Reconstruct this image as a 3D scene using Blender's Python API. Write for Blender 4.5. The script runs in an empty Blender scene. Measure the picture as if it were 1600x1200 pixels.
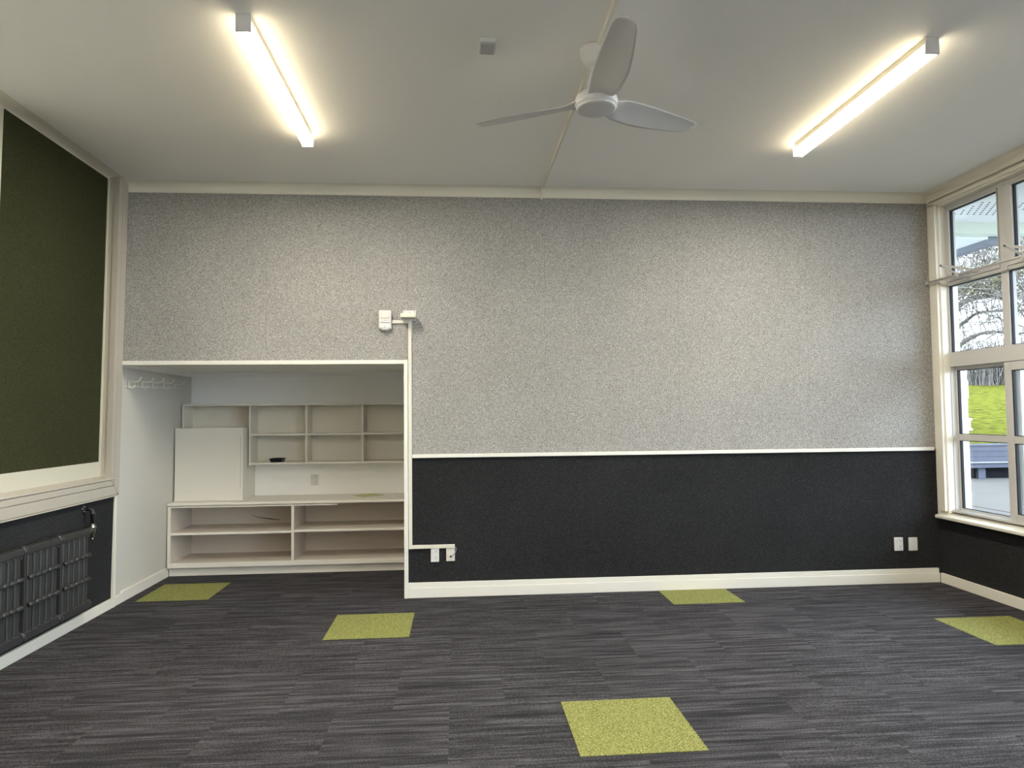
import bpy, bmesh, math, random
from mathutils import Vector, Matrix, noise
random.seed(7)
SC = bpy.context.scene
COL = SC.collection
PI = math.pi

# ------------------------------------------------------------------ helpers
def lin(r, g, b):
    f = lambda c: (c/255/12.92) if c <= 10.3 else ((c/255+0.055)/1.055)**2.4
    return (f(r), f(g), f(b), 1)

class MB:
    """collects shapes into one bmesh (world metres)"""
    def __init__(self): self.bm = bmesh.new()
    def box(self, x0, x1, y0, y1, z0, z1, bev=0.0, seg=2):
        t = bmesh.new()
        x0, x1 = min(x0, x1), max(x0, x1); y0, y1 = min(y0, y1), max(y0, y1); z0, z1 = min(z0, z1), max(z0, z1)
        v = [t.verts.new(p) for p in [(x0,y0,z0),(x1,y0,z0),(x1,y1,z0),(x0,y1,z0),(x0,y0,z1),(x1,y0,z1),(x1,y1,z1),(x0,y1,z1)]]
        for f in [(3,2,1,0),(4,5,6,7),(0,1,5,4),(1,2,6,5),(2,3,7,6),(3,0,4,7)]: t.faces.new([v[i] for i in f])
        if bev > 0:
            bmesh.ops.bevel(t, geom=t.edges[:], offset=bev, segments=seg, profile=.5, affect='EDGES')
        self.merge(t); return self
    def merge(self, t, mtx=None):
        m = bpy.data.meshes.new('tmp'); t.to_mesh(m); t.free()
        if mtx: m.transform(mtx)
        self.bm.from_mesh(m); bpy.data.meshes.remove(m)
    def prism(self, pts, axis, a, b):
        """extrude closed 2-D outline along an axis; pts in the other two axes (x->(y,z), y->(x,z), z->(x,y))"""
        t = bmesh.new()
        def P(p, s):
            return {'x': (s, p[0], p[1]), 'y': (p[0], s, p[1]), 'z': (p[0], p[1], s)}[axis]
        A = [t.verts.new(P(p, a)) for p in pts]; B = [t.verts.new(P(p, b)) for p in pts]
        n = len(pts)
        t.faces.new(A); t.faces.new(B[::-1])
        for i in range(n): t.faces.new([A[i], A[(i+1) % n], B[(i+1) % n], B[i]])
        bmesh.ops.recalc_face_normals(t, faces=t.faces[:])
        self.merge(t); return self
    def tube(self, pts, r, n=10, cap=True, r2=None):
        t = bmesh.new(); pts = [Vector(p) for p in pts]; rings = []
        rs = r if isinstance(r, (list, tuple)) else [r]*len(pts)
        up = None
        for i, p in enumerate(pts):
            d = (pts[min(i+1, len(pts)-1)] - pts[max(i-1, 0)]).normalized()
            if up is None:
                up = Vector((0,0,1)) if abs(d.z) < .9 else Vector((1,0,0))
            s = d.cross(up).normalized(); up = s.cross(d).normalized()
            rings.append([t.verts.new(p + rs[i]*(math.cos(2*PI*k/n)*s + math.sin(2*PI*k/n)*up)) for k in range(n)])
        for a, b in zip(rings, rings[1:]):
            for k in range(n): t.faces.new([a[k], a[(k+1) % n], b[(k+1) % n], b[k]])
        if cap:
            t.faces.new(rings[0][::-1]); t.faces.new(rings[-1])
        bmesh.ops.recalc_face_normals(t, faces=t.faces[:])
        for f in t.faces: f.smooth = len(f.verts) == 4
        self.merge(t); return self
    def lathe(self, prof, c, n=40, axis='z'):
        t = bmesh.new(); rings = []
        for r, z in prof:
            rings.append([t.verts.new((max(r, 1e-5)*math.cos(2*PI*k/n), max(r, 1e-5)*math.sin(2*PI*k/n), z)) for k in range(n)])
        for a, b in zip(rings, rings[1:]):
            for k in range(n):
                f = t.faces.new([a[k], a[(k+1) % n], b[(k+1) % n], b[k]]); f.smooth = True
        t.faces.new(rings[0][::-1]); t.faces.new(rings[-1])
        bmesh.ops.recalc_face_normals(t, faces=t.faces[:])
        m = Matrix.Translation(c)
        if axis == 'x': m = m @ Matrix.Rotation(PI/2, 4, 'Y')
        if axis == 'y': m = m @ Matrix.Rotation(PI/2, 4, 'X')
        self.merge(t, m); return self
    def shear(self, k):
        for v in self.bm.verts: v.co.x += k*v.co.z
        return self

ROOT = {}
def tag(o, label=None, cat=None, group=None, kind=None):
    if label: o['label'] = label
    if cat: o['category'] = cat
    if group: o['group'] = group
    if kind: o['kind'] = kind
    return o
def empty(name, loc, label=None, cat=None, group=None, kind=None):
    o = bpy.data.objects.new(name, None); COL.objects.link(o)
    o.location = loc; o.empty_display_size = .1; o['_w'] = list(loc)
    return tag(o, label, cat, group, kind)
def build(name, mb, mat, parent=None, loc=None, label=None, cat=None, group=None, kind=None, bev=0, weld=False):
    bm = mb.bm
    if weld: bmesh.ops.remove_doubles(bm, verts=bm.verts[:], dist=1e-5)
    if parent is not None: w = Vector(parent['_w'])
    elif loc is not None: w = Vector(loc)
    else:
        xs = [v.co for v in bm.verts]
        w = Vector(((min(v.x for v in xs)+max(v.x for v in xs))/2, (min(v.y for v in xs)+max(v.y for v in xs))/2, min(v.z for v in xs)))
    for v in bm.verts: v.co -= w
    me = bpy.data.meshes.new(name); bm.to_mesh(me); bm.free()
    for m in (mat if isinstance(mat, (list, tuple)) else [mat]): me.materials.append(m)
    o = bpy.data.objects.new(name, me); COL.objects.link(o)
    if parent is not None: o.parent = parent
    else: o.location = w
    o['_w'] = list(w)
    if bev:
        b = o.modifiers.new('Bevel', 'BEVEL'); b.width = bev; b.segments = 2; b.limit_method = 'ANGLE'
    return tag(o, label, cat, group, kind)
def copy_tree(o, parent=None):
    c = o.copy(); COL.objects.link(c); c.parent = parent
    for ch in list(o.children): copy_tree(ch, c)
    return c
def struct(name, mb, mat, parent=None, **k): return build(name, mb, mat, parent, kind=None if parent else 'structure', **k)

# ------------------------------------------------------------------ materials
def newmat(name):
    m = bpy.data.materials.new(name); m.use_nodes = True
    nt = m.node_tree; return m, nt, nt.nodes['Principled BSDF']
def N(nt, t, **k):
    n = nt.nodes.new(t)
    for a, v in k.items():
        if a.startswith('i_'): n.inputs[a[2:].replace('_', ' ')].default_value = v
        else: setattr(n, a, v)
    return n
def paint(name, col, rough=.5, spec=.35, var=.03, scale=3.0, bump=.0, bscale=60, metal=0.0):
    m, nt, p = newmat(name); L = nt.links
    tc = N(nt, 'ShaderNodeTexCoord'); no = N(nt, 'ShaderNodeTexNoise'); no.inputs['Scale'].default_value = scale; no.inputs['Detail'].default_value = 4
    L.new(tc.outputs['Object'], no.inputs['Vector'])
    mx = N(nt, 'ShaderNodeMix', data_type='RGBA')
    a = tuple(c*(1-var) for c in col[:3])+(1,); b = tuple(min(1, c*(1+var)) for c in col[:3])+(1,)
    mx.inputs[6].default_value = a; mx.inputs[7].default_value = b
    L.new(no.outputs['Fac'], mx.inputs[0]); L.new(mx.outputs[2], p.inputs['Base Color'])
    p.inputs['Roughness'].default_value = rough; p.inputs['Specular IOR Level'].default_value = spec; p.inputs['Metallic'].default_value = metal
    if bump:
        n2 = N(nt, 'ShaderNodeTexNoise'); n2.inputs['Scale'].default_value = bscale; L.new(tc.outputs['Object'], n2.inputs['Vector'])
        bp = N(nt, 'ShaderNodeBump'); bp.inputs['Strength'].default_value = bump; bp.inputs['Distance'].default_value = .004
        L.new(n2.outputs['Fac'], bp.inputs['Height']); L.new(bp.outputs['Normal'], p.inputs['Normal'])
    return m
def felt(name, stops, scale=150, rough=.95, big=0.12, joints=None, sheen=0.0):
    """speckled needle-punched wall fabric"""
    m, nt, p = newmat(name); L = nt.links
    tc = N(nt, 'ShaderNodeTexCoord')
    no = N(nt, 'ShaderNodeTexNoise'); no.inputs['Scale'].default_value = scale; no.inputs['Detail'].default_value = 2.5; no.inputs['Roughness'].default_value = .65
    mpn = N(nt, 'ShaderNodeMapping'); mpn.inputs['Rotation'].default_value = (.61, .83, .37); L.new(tc.outputs['Object'], mpn.inputs['Vector'])
    L.new(mpn.outputs['Vector'], no.inputs['Vector'])
    rp = N(nt, 'ShaderNodeValToRGB'); e = rp.color_ramp.elements
    e[0].position, e[0].color = stops[0]; e[1].position, e[1].color = stops[-1]
    for pos, c in stops[1:-1]:
        q = e.new(pos); q.color = c
    L.new(no.outputs['Fac'], rp.inputs['Fac'])
    n2 = N(nt, 'ShaderNodeTexNoise'); n2.inputs['Scale'].default_value = 1.7; n2.inputs['Detail'].default_value = 3
    L.new(tc.outputs['Object'], n2.inputs['Vector'])
    mr = N(nt, 'ShaderNodeMapRange'); mr.inputs['To Min'].default_value = 1-big; mr.inputs['To Max'].default_value = 1+big
    L.new(n2.outputs['Fac'], mr.inputs['Value'])
    mu = N(nt, 'ShaderNodeVectorMath', operation='SCALE'); L.new(rp.outputs['Color'], mu.inputs[0]); L.new(mr.outputs['Result'], mu.inputs['Scale'])
    out = mu.outputs[0]
    if joints:
        x0, pitch = joints
        sx = N(nt, 'ShaderNodeSeparateXYZ'); L.new(tc.outputs['Object'], sx.inputs[0])
        a = N(nt, 'ShaderNodeMath', operation='SUBTRACT'); L.new(sx.outputs['X'], a.inputs[0]); a.inputs[1].default_value = x0-pitch/2
        b = N(nt, 'ShaderNodeMath', operation='FLOORED_MODULO'); L.new(a.outputs[0], b.inputs[0]); b.inputs[1].default_value = pitch
        c = N(nt, 'ShaderNodeMath', operation='COMPARE'); L.new(b.outputs[0], c.inputs[0]); c.inputs[1].default_value = pitch/2; c.inputs[2].default_value = .0018
        d = N(nt, 'ShaderNodeMapRange'); L.new(c.outputs[0], d.inputs['Value']); d.inputs['To Min'].default_value = 1; d.inputs['To Max'].default_value = .84
        m2 = N(nt, 'ShaderNodeVectorMath', operation='SCALE'); L.new(out, m2.inputs[0]); L.new(d.outputs['Result'], m2.inputs['Scale']); out = m2.outputs[0]
    L.new(out, p.inputs['Base Color'])
    p.inputs['Roughness'].default_value = rough; p.inputs['Specular IOR Level'].default_value = .15
    if sheen:
        p.inputs['Sheen Weight'].default_value = sheen; p.inputs['Sheen Roughness'].default_value = .5
    bp = N(nt, 'ShaderNodeBump'); bp.inputs['Strength'].default_value = .35; bp.inputs['Distance'].default_value = .003
    L.new(no.outputs['Fac'], bp.inputs['Height']); L.new(bp.outputs['Normal'], p.inputs['Normal'])
    return m

GX, GY = 2.851, -2.395        # carpet tile grid (0.5 m tiles, every other row shifted by half a tile)
def carpet_mat():
    m, nt, p = newmat('carpet_streaked'); L = nt.links
    geo = N(nt, 'ShaderNodeNewGeometry'); sx = N(nt, 'ShaderNodeSeparateXYZ'); L.new(geo.outputs['Position'], sx.inputs[0])
    def math_(op, a, b=None, c=None):
        n = N(nt, 'ShaderNodeMath', operation=op)
        for i, v in enumerate((a, b, c)):
            if v is None: continue
            if isinstance(v, (int, float)): n.inputs[i].default_value = v
            else: L.new(v, n.inputs[i])
        return n.outputs[0]
    X, Y = sx.outputs['X'], sx.outputs['Y']
    row = math_('FLOOR', math_('DIVIDE', math_('SUBTRACT', Y, GY), .5))
    half = math_('MULTIPLY', math_('FLOORED_MODULO', row, 2.0), .25)
    col = math_('FLOOR', math_('DIVIDE', math_('SUBTRACT', math_('SUBTRACT', X, GX), half), .5))
    cv = N(nt, 'ShaderNodeCombineXYZ'); L.new(row, cv.inputs[0]); L.new(col, cv.inputs[1])
    wn = N(nt, 'ShaderNodeTexWhiteNoise', noise_dimensions='3D'); L.new(cv.outputs[0], wn.inputs['Vector'])
    def streak(fx, fy, seed, detail):
        c = N(nt, 'ShaderNodeCombineXYZ')
        L.new(math_('MULTIPLY', X, fx), c.inputs[0]); L.new(math_('MULTIPLY', Y, fy), c.inputs[1])
        L.new(math_('MULTIPLY_ADD', wn.outputs['Value'], 37.0, seed), c.inputs[2])
        n = N(nt, 'ShaderNodeTexNoise'); n.inputs['Scale'].default_value = 1; n.inputs['Detail'].default_value = detail
        L.new(c.outputs[0], n.inputs['Vector']); return n.outputs['Fac']
    s1 = streak(2.0, 38, 1.3, 2); s2 = streak(5.5, 135, 5.1, 2); s3 = streak(170, 250, 9.7, 1.5)
    v = math_('ADD', math_('ADD', math_('MULTIPLY', s1, .42), math_('MULTIPLY', s2, .36)), math_('MULTIPLY', s3, .46))
    v = math_('ADD', v, math_('MULTIPLY', wn.outputs['Value'], .02))
    rp = N(nt, 'ShaderNodeValToRGB'); e = rp.color_ramp.elements
    e[0].position = .445; e[0].color = (.007, .007, .0075, 1); e[1].position = .82; e[1].color = (.130, .125, .137, 1)
    q = e.new(.60); q.color = (.029, .028, .031, 1)
    L.new(v, rp.inputs['Fac']); L.new(rp.outputs['Color'], p.inputs['Base Color'])
    p.inputs['Roughness'].default_value = .85; p.inputs['Specular IOR Level'].default_value = .15
    bp = N(nt, 'ShaderNodeBump'); bp.inputs['Strength'].default_value = .5; bp.inputs['Distance'].default_value = .004
    L.new(s3, bp.inputs['Height']); L.new(bp.outputs['Normal'], p.inputs['Normal'])
    return m
def green_carpet():
    m, nt, p = newmat('carpet_lime'); L = nt.links
    geo = N(nt, 'ShaderNodeNewGeometry')
    mp = N(nt, 'ShaderNodeVectorMath', operation='MULTIPLY'); mp.inputs[1].default_value = (150, 230, 100); L.new(geo.outputs['Position'], mp.inputs[0])
    no = N(nt, 'ShaderNodeTexNoise'); no.inputs['Scale'].default_value = 1; no.inputs['Detail'].default_value = 2; L.new(mp.outputs[0], no.inputs['Vector'])
    rp = N(nt, 'ShaderNodeValToRGB'); e = rp.color_ramp.elements
    e[0].position = .32; e[0].color = lin(84, 85, 38); e[1].position = .72; e[1].color = lin(168, 170, 114)
    q = e.new(.5); q.color = lin(132, 134, 73)
    L.new(no.outputs['Fac'], rp.inputs['Fac']); L.new(rp.outputs['Color'], p.inputs['Base Color'])
    p.inputs['Roughness'].default_value = .9; p.inputs['Specular IOR Level'].default_value = .2
    bp = N(nt, 'ShaderNodeBump'); bp.inputs['Strength'].default_value = .6; bp.inputs['Distance'].default_value = .004
    L.new(no.outputs['Fac'], bp.inputs['Height']); L.new(bp.outputs['Normal'], p.inputs['Normal'])
    return m
def emit(name, col, s):
    m, nt, p = newmat(name)
    p.inputs['Base Color'].default_value = (.8, .8, .8, 1)
    p.inputs['Emission Color'].default_value = col; p.inputs['Emission Strength'].default_value = s
    return m
def glass_mat():
    m, nt, p = newmat('window_glass'); L = nt.links; nt.nodes.remove(p)
    tr = N(nt, 'ShaderNodeBsdfTransparent'); tr.inputs[0].default_value = (.97, .985, .98, 1)
    gl = N(nt, 'ShaderNodeBsdfGlossy'); gl.inputs['Roughness'].default_value = .0
    lw = N(nt, 'ShaderNodeLayerWeight'); lw.inputs['Blend'].default_value = .5
    pw = N(nt, 'ShaderNodeMath', operation='POWER'); L.new(lw.outputs['Facing'], pw.inputs[0]); pw.inputs[1].default_value = 5
    fr = N(nt, 'ShaderNodeMath', operation='MULTIPLY_ADD'); L.new(pw.outputs[0], fr.inputs[0]); fr.inputs[1].default_value = .9; fr.inputs[2].default_value = .02
    mx = N(nt, 'ShaderNodeMixShader'); L.new(fr.outputs[0], mx.inputs[0]); L.new(tr.outputs[0], mx.inputs[1]); L.new(gl.outputs[0], mx.inputs[2])
    L.new(mx.outputs[0], nt.nodes['Material Output'].inputs['Surface'])
    return m

M = {}
M['ceil'] = paint('ceiling_paint', (.94, .93, .895, 1), .75, .2, .03, .9, bump=.05, bscale=30)
M['rearwall'] = paint('white_wall_paint', (.85, .84, .81, 1), .6, .3)
M['cream'] = paint('cream_gloss_paint', (.76, .73, .63, 1), .35, .4, .02, 4)
M['trim'] = paint('white_gloss_trim', (.73, .715, .65, 1), .35, .4, .02, 4)
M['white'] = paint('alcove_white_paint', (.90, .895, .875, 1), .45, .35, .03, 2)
M['tan'] = paint('shaded_tan_gloss_paint', (.44, .405, .335, 1), .35, .4, .02, 4)  # tan of the left trims, with extra shade put in against the daylight
M['rail'] = paint('shaded_cream_gloss_paint', (.55, .525, .42, 1), .35, .4, .02, 4)  # cream of the left rail and battens, darkened to stand in for shade
M['shadedwhite'] = paint('shaded_warm_white_paint', (.57, .55, .495, 1), .5, .35, .03, 2)  # alcove left wall's white, darkened in the colour to offset window daylight
M['cabwhite'] = paint('cabinet_white_paint', (.74, .71, .63, 1), .4, .4, .03, 3)
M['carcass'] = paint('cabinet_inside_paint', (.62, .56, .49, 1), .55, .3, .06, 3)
M['alu'] = paint('powder_coated_aluminium', (.54, .53, .505, 1), .45, .4, .02, 5)
M['rubber'] = paint('black_glazing_rubber', (.012, .012, .016, 1), .6, .3)
M['fan'] = paint('fan_matt_white', (.68, .67, .67, 1), .42, .4, .01)
M['plate'] = paint('white_plastic', (.66, .66, .635, 1), .3, .45, .01)
M['ivory'] = paint('ivory_plastic', (.66, .635, .54, 1), .35, .45, .02)
M['dark'] = paint('dark_slot', (.02, .02, .02, 1), .6, .3)
M['shadowgrey'] = paint('switch_grey', (.50, .50, .49, 1), .4, .4)
M['blackpl'] = paint('black_plastic', (.008, .008, .009, 1), .35, .4)
M['radi'] = paint('radiator_charcoal_enamel', (.034, .035, .034, 1), .36, .5, .05, 8)
M['chrome'] = paint('plated_metal', (.55, .55, .55, 1), .22, .5, .03, 20, metal=1.0)
M['blackpipe'] = paint('black_pipe', (.012, .012, .013, 1), .3, .5)
M['lens'] = paint('sensor_lens', (.70, .64, .58, 1), .3, .4)
M['grill'] = paint('sensor_grey', (.52, .52, .50, 1), .6, .3)
M['cable'] = paint('blue_cable', (.20, .21, .42, 1), .4, .4)
M['felt'] = felt('grey_wall_felt', [(.30, lin(92, 90, 87)), (.43, lin(134, 132, 128)), (.55, lin(159, 157, 153)), (.72, lin(206, 203, 200))], 185, joints=(3.043-3.027, 1.009))
M['blackfelt'] = felt('black_wall_felt', [(.35, (.012, .0122, .0128, 1)), (.55, (.0205, .0207, .0215, 1)), (.75, (.066, .066, .068, 1))], 170, big=.3, sheen=.02)
M['green'] = felt('olive_pinboard_felt', [(.32, (.022, .024, .010, 1)), (.55, (.034, .036, .015, 1)), (.78, (.075, .078, .036, 1))], 150, big=.15)
M['carpet'] = carpet_mat(); M['lime'] = green_carpet()
M['mat'] = paint('pale_green_felt', lin(196, 200, 150), .9, .2, .05, 60)
M['glow'] = emit('light_diffuser', (1, .92, .79, 1), 215)
M['glowside'] = emit('light_diffuser_side', (1, .84, .56, 1), 8.0)
M['glass'] = glass_mat()
M['outwhite'] = paint('exterior_white_paint', (.82, .84, .83, 1), .6, .0)
M['postwhite'] = paint('post_white_gloss', (.86, .88, .87, 1), .5, .1)
M['outgreen'] = paint('exterior_pale_green_paint', (.66, .71, .60, 1), .5, .0)
M['gutter'] = paint('gutter_grey', (.22, .235, .27, 1), .5, .1)
M['concrete'] = paint('patio_concrete', (.094, .087, .078, 1), .85, .0, .16, 1.3, bump=.2, bscale=12)
M['plank'] = paint('grey_stained_planks', (.078, .081, .100, 1), .7, .0, .15, 6)
M['plankedge'] = paint('pale_plank_edge', (.21, .212, .22, 1), .6, .0)
M['stone'] = paint('dark_stone_wall', (.012, .012, .014, 1), .9, .0, .6, 9, bump=.4, bscale=14)
M['gravel'] = paint('gravel_strip', (.055, .042, .034, 1), .95, .0, .4, 30, bump=.4, bscale=60)

def lawn_mat():
    m, nt, p = newmat('lawn_grass'); L = nt.links
    tc = N(nt, 'ShaderNodeTexCoord')
    no = N(nt, 'ShaderNodeTexNoise'); no.inputs['Scale'].default_value = 4.5; no.inputs['Detail'].default_value = 9; no.inputs['Roughness'].default_value = .78
    L.new(tc.outputs['Object'], no.inputs['Vector'])
    rp = N(nt, 'ShaderNodeValToRGB'); e = rp.color_ramp.elements
    e[0].position = .405; e[0].color = (.033, .024, .012, 1); e[1].position = .60; e[1].color = (.108, .112, .018, 1)
    q = e.new(.475); q.color = (.073, .077, .012, 1)
    L.new(no.outputs['Fac'], rp.inputs['Fac']); L.new(rp.outputs['Color'], p.inputs['Base Color'])
    p.inputs['Roughness'].default_value = .9; p.inputs['Specular IOR Level'].default_value = .0
    return m
M['lawn'] = lawn_mat()
M['bark'] = paint('grey_bark', (.125, .112, .098, 1), .9, .0, .3, 9)
M['twig'] = paint('fine_twigs', (.17, .155, .135, 1), .9, .0, .2, 5)
M['leafy'] = paint('yellow_green_leaves', (.24, .21, .11, 1), .8, .0, .35, 3)
M['shrub'] = paint('dry_brown_shrub', (.17, .155, .14, 1), .9, .0, .35, 4)

# ------------------------------------------------------------------ room constants
W = 6.054; ZC = 2.98; YF = -9.4; K = .015          # K: the old left wall leans in slightly towards its top

# floor, ceiling
struct('floor', MB().box(-.3, W+.2, YF, 1.5, -.10, 0), M['carpet'])
struct('ceiling', MB().box(-.3, W+.25, YF-.1, 1.6, ZC, ZC+.12), M['ceil'])

# back wall: grey felt above the rail, black felt below, opening to the alcove on the left
AX1 = 2.030
struct('wall_back', MB().box(-.06, AX1-.018, 0, .10, 1.69, ZC).box(AX1-.018, W, 0, .10, 1.006, ZC), M['felt'], loc=(3.027, 0, 0))
struct('wall_back_lower', MB().box(AX1-.018, W, 0, .10, 0, 1.006), M['blackfelt'])
# front wall behind the camera
struct('wall_front', MB().box(-.3, W+.2, YF-.1, YF, 0, ZC), M['rearwall'])
# alcove shell
struct('wall_alcove_left', MB().box(-.14, 0, -.012, 1.42, 0, 1.78).shear(K*.6), M['shadedwhite'])
struct('wall_alcove_back', MB().box(-.14, 2.2, 1.33, 1.43, 0, 1.78), M['white'])
struct('wall_alcove_right', MB().box(2.012, 2.16, .10, 1.33, 0, 1.78), M['white'])
struct('ceiling_alcove', MB().box(-.14, 2.2, .10, 1.43, 1.70, 1.80), M['white'])
am = MB(); am.prism([(1.33,1.665),(1.33,1.70),(1.295,1.70),(1.30,1.69),(1.315,1.678)], 'x', .018, 2.012)
struct('trim_1', am, M['white'])
am = MB(); am.prism([(.018,1.665),(.018,1.70),(.055,1.70),(.048,1.69),(.032,1.678)], 'y', .02, 1.30)
struct('trim_2', am, M['white'])
# alcove skirting on the left with its planted bead
bb = MB().box(0, .013, -.012, .885, 0, .062).box(0, .017, .10, .845, .060, .080, bev=.003)
struct('baseboard_alcove', bb, M['cabwhite'])

# left wall (below the frame: black felt; above: reveal + pinboard)
struct('wall_left_lower', MB().box(-.14, 0, YF, -.012, 0, .80).shear(K), M['blackfelt'])
struct('wall_left', MB().box(-.16, -.062, YF, -.012, .78, ZC).box(-.062, 0, YF, -2.6, .90, ZC).shear(K), M['cream'])
struct('baseboard_left', MB().box(0, .019, YF, -.032, 0, .066, bev=.003).box(0, .021, -.034, -.010, 0, .768, bev=.002), M['cream'])
# right wall with window band
WY0, WY1 = -.118, -9.08
wr = MB().box(W, W+.20, YF, .10, 0, .505)
struct('wall_right_lower', wr, M['blackfelt'])
wr = MB().box(W, W+.14, WY0, .10, .505, ZC).box(W, W+.20, YF, WY0, 2.865, ZC).box(W, W+.20, YF, WY1, .505, 2.865)
struct('wall_right', wr, M['cream'])
struct('baseboard_right', MB().box(W-.020, W, YF, -.03, 0, .072, bev=.003), M['cream'])
# back skirting: a deep board and a second fillet above it
bb = MB().box(AX1+.004, W-.02, -.028, 0, 0, .071, bev=.003).box(AX1+.004, W-.022, -.020, 0, .071, .105, bev=.003)
struct('baseboard_back', bb, M['trim'])
# dado rail
struct('trim_3', MB().box(2.064, W-.024, -.022, 0, .995, 1.021, bev=.003), M['trim'])
# alcove opening surround: header and nib trims
struct('trim_4', MB().box(.030, 2.006, -.022, .104, 1.676, 1.705, bev=.002), M['trim'])
struct('trim_5', MB().box(2.006, 2.034, -.030, .104, 0, 1.705, bev=.002), M['trim'])
# coved cornices
def cove(sign, x0, z0, z1, p, n=8):
    pts = [(x0, z1+.02), (x0, z0)]
    for i in range(n+1):
        a = i/n*PI/2
        pts.append((x0 + sign*(.006+(p-.006)*(1-math.cos(a))), z0 + .004 + (z1-z0-.004)*math.sin(a)))
    pts.append((x0+sign*p, z1+.02)); return pts
struct('trim_6', MB().prism(cove(-1, 0, 2.914, ZC, .072), 'x', .045, W), M['cream'])
struct('trim_7', MB().prism(cove(1, -.018, 2.955, ZC, .10), 'y', YF, -.10), M['cream'])
rc = MB().prism(cove(-1, W, 2.926, ZC, .072), 'y', YF, 0)
rc.box(W-.030, W, YF, -.035, 2.905, 2.928, bev=.004)
struct('trim_8', rc, M['cream'])

# ---------------- left frame: pinboard, rails, reveal, architrave, corner post
pin = empty('pinboard', (-.05, -.68, 1.0), 'tall dark olive green felt pinboard framed in cream on the left wall', 'pinboard')
build('felt_panel', MB().box(-.064, -.052, -1.245, -.150, 1.006, 2.96).shear(K), M['green'], pin)
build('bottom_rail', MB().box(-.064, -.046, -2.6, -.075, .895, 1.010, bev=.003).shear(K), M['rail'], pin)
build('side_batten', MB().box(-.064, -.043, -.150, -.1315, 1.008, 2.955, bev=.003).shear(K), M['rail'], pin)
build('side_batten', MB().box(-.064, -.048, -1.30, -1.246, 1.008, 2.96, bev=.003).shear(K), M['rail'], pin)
lf = MB()
lf.prism([(-.062,.80),(-.062,.912),(.012,.900),(.022,.895),(.026,.886),(.022,.882),(.004,.880),(.004,.80)], 'y', -2.6, -.075)   # sill nosing
lf.box(-.01, .021, -2.6, -.090, .8425, .880, bev=.002).box(-.01, .021, -2.6, -.03, .776, .8395, bev=.002).box(-.01, .026, -2.6, -.03, .765, .774, bev=.002)
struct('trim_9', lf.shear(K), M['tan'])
lp = MB()
lp.box(-.062, .018, -.130, -.040, .895, ZC, bev=.002)                  # reveal / stop
lp.prism([(-.138,.895),(-.085,.8405),(-.085,ZC),(-.138,ZC)], 'x', -.012, .023)
lp.prism([(-.082,.838),(-.012,.770),(-.012,ZC),(-.082,ZC)], 'x', -.012, .023)
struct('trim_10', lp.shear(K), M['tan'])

# ------------------------------------------------------------------ carpet tiles in lime green
TL = [((0, 0), 'lime green carpet tile nearest the camera, low in the middle of the dark floor'),
      ((-2.5, 3), 'lime green carpet tile on the open floor in front of the alcove opening'),
      ((-5.5, 5), 'lime green carpet tile inside the alcove in front of the low shelves'),
      ((2, 4), 'lime green carpet tile tucked against the back skirting under the black wall'),
      ((5, 2), 'lime green carpet tile by the window wall, cut by the right edge of the photo')]
for (i, j), lab in TL:
    x, y = GX+i*.5, GY+j*.5
    build('carpet_tile', MB().box(x, x+.5, y, min(y+.5, -.0295) if j == 4 else y+.5, 0, .0025), M['lime'], label=lab, cat='carpet tile', group='lime green carpet tiles')

# ------------------------------------------------------------------ alcove furniture
FY = .856
lc = empty('low_shelf_unit', (1.0, 1.09, 0), 'long low white open shelf unit with two bays under the alcove worktop', 'shelf unit')
build('plinth', MB().box(.014, 2.004, .895, .915, 0, .062, bev=.002), M['cabwhite'], lc)
build('bottom_rail', MB().box(.014, 2.004, FY-.004, FY+.016, .071, .113, bev=.003), M['cabwhite'], lc)
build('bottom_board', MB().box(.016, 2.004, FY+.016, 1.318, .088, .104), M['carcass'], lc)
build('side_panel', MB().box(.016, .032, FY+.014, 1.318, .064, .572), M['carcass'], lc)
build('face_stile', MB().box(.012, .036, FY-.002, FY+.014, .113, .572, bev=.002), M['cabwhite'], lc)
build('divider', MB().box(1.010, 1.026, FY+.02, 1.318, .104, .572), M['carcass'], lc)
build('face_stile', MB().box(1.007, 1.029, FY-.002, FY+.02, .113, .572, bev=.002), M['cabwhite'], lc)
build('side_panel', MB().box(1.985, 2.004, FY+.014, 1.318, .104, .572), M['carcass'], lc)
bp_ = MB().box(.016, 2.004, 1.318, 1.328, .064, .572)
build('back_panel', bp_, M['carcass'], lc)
for a, b, z in ((.033, 1.009, .338), (1.027, 1.984, .343)):
    s = build('shelf', MB().box(a, b, FY+.03, 1.317, z, z+.018), M['carcass'], lc)
    build('shelf_lipping', MB().box(a, b, FY+.006, FY+.03, z-.001, z+.019, bev=.003), M['cabwhite'], s)
build('edging_strip', MB().box(.036, 1.384, FY-.002, FY+.012, .562, .574, bev=.002), M['cabwhite'], lc)
ck = MB()
ck.tube([(.545, 1.316, .431), (.60, 1.314, .412), (.66, 1.312, .401), (.73, 1.312, .391), (.81, 1.3135, .383)], [.0008, .0022, .0035, .004, .001], 6)
build('split_board_edge', ck, M['dark'], lc, label='dark split in the back board')

wt = MB().box(.012, 2.006, FY-.012, 1.328, .580, .602, bev=.003)
build('worktop', wt, M['cabwhite'], label='long white worktop running along the alcove above the low shelves', cat='worktop')

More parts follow.
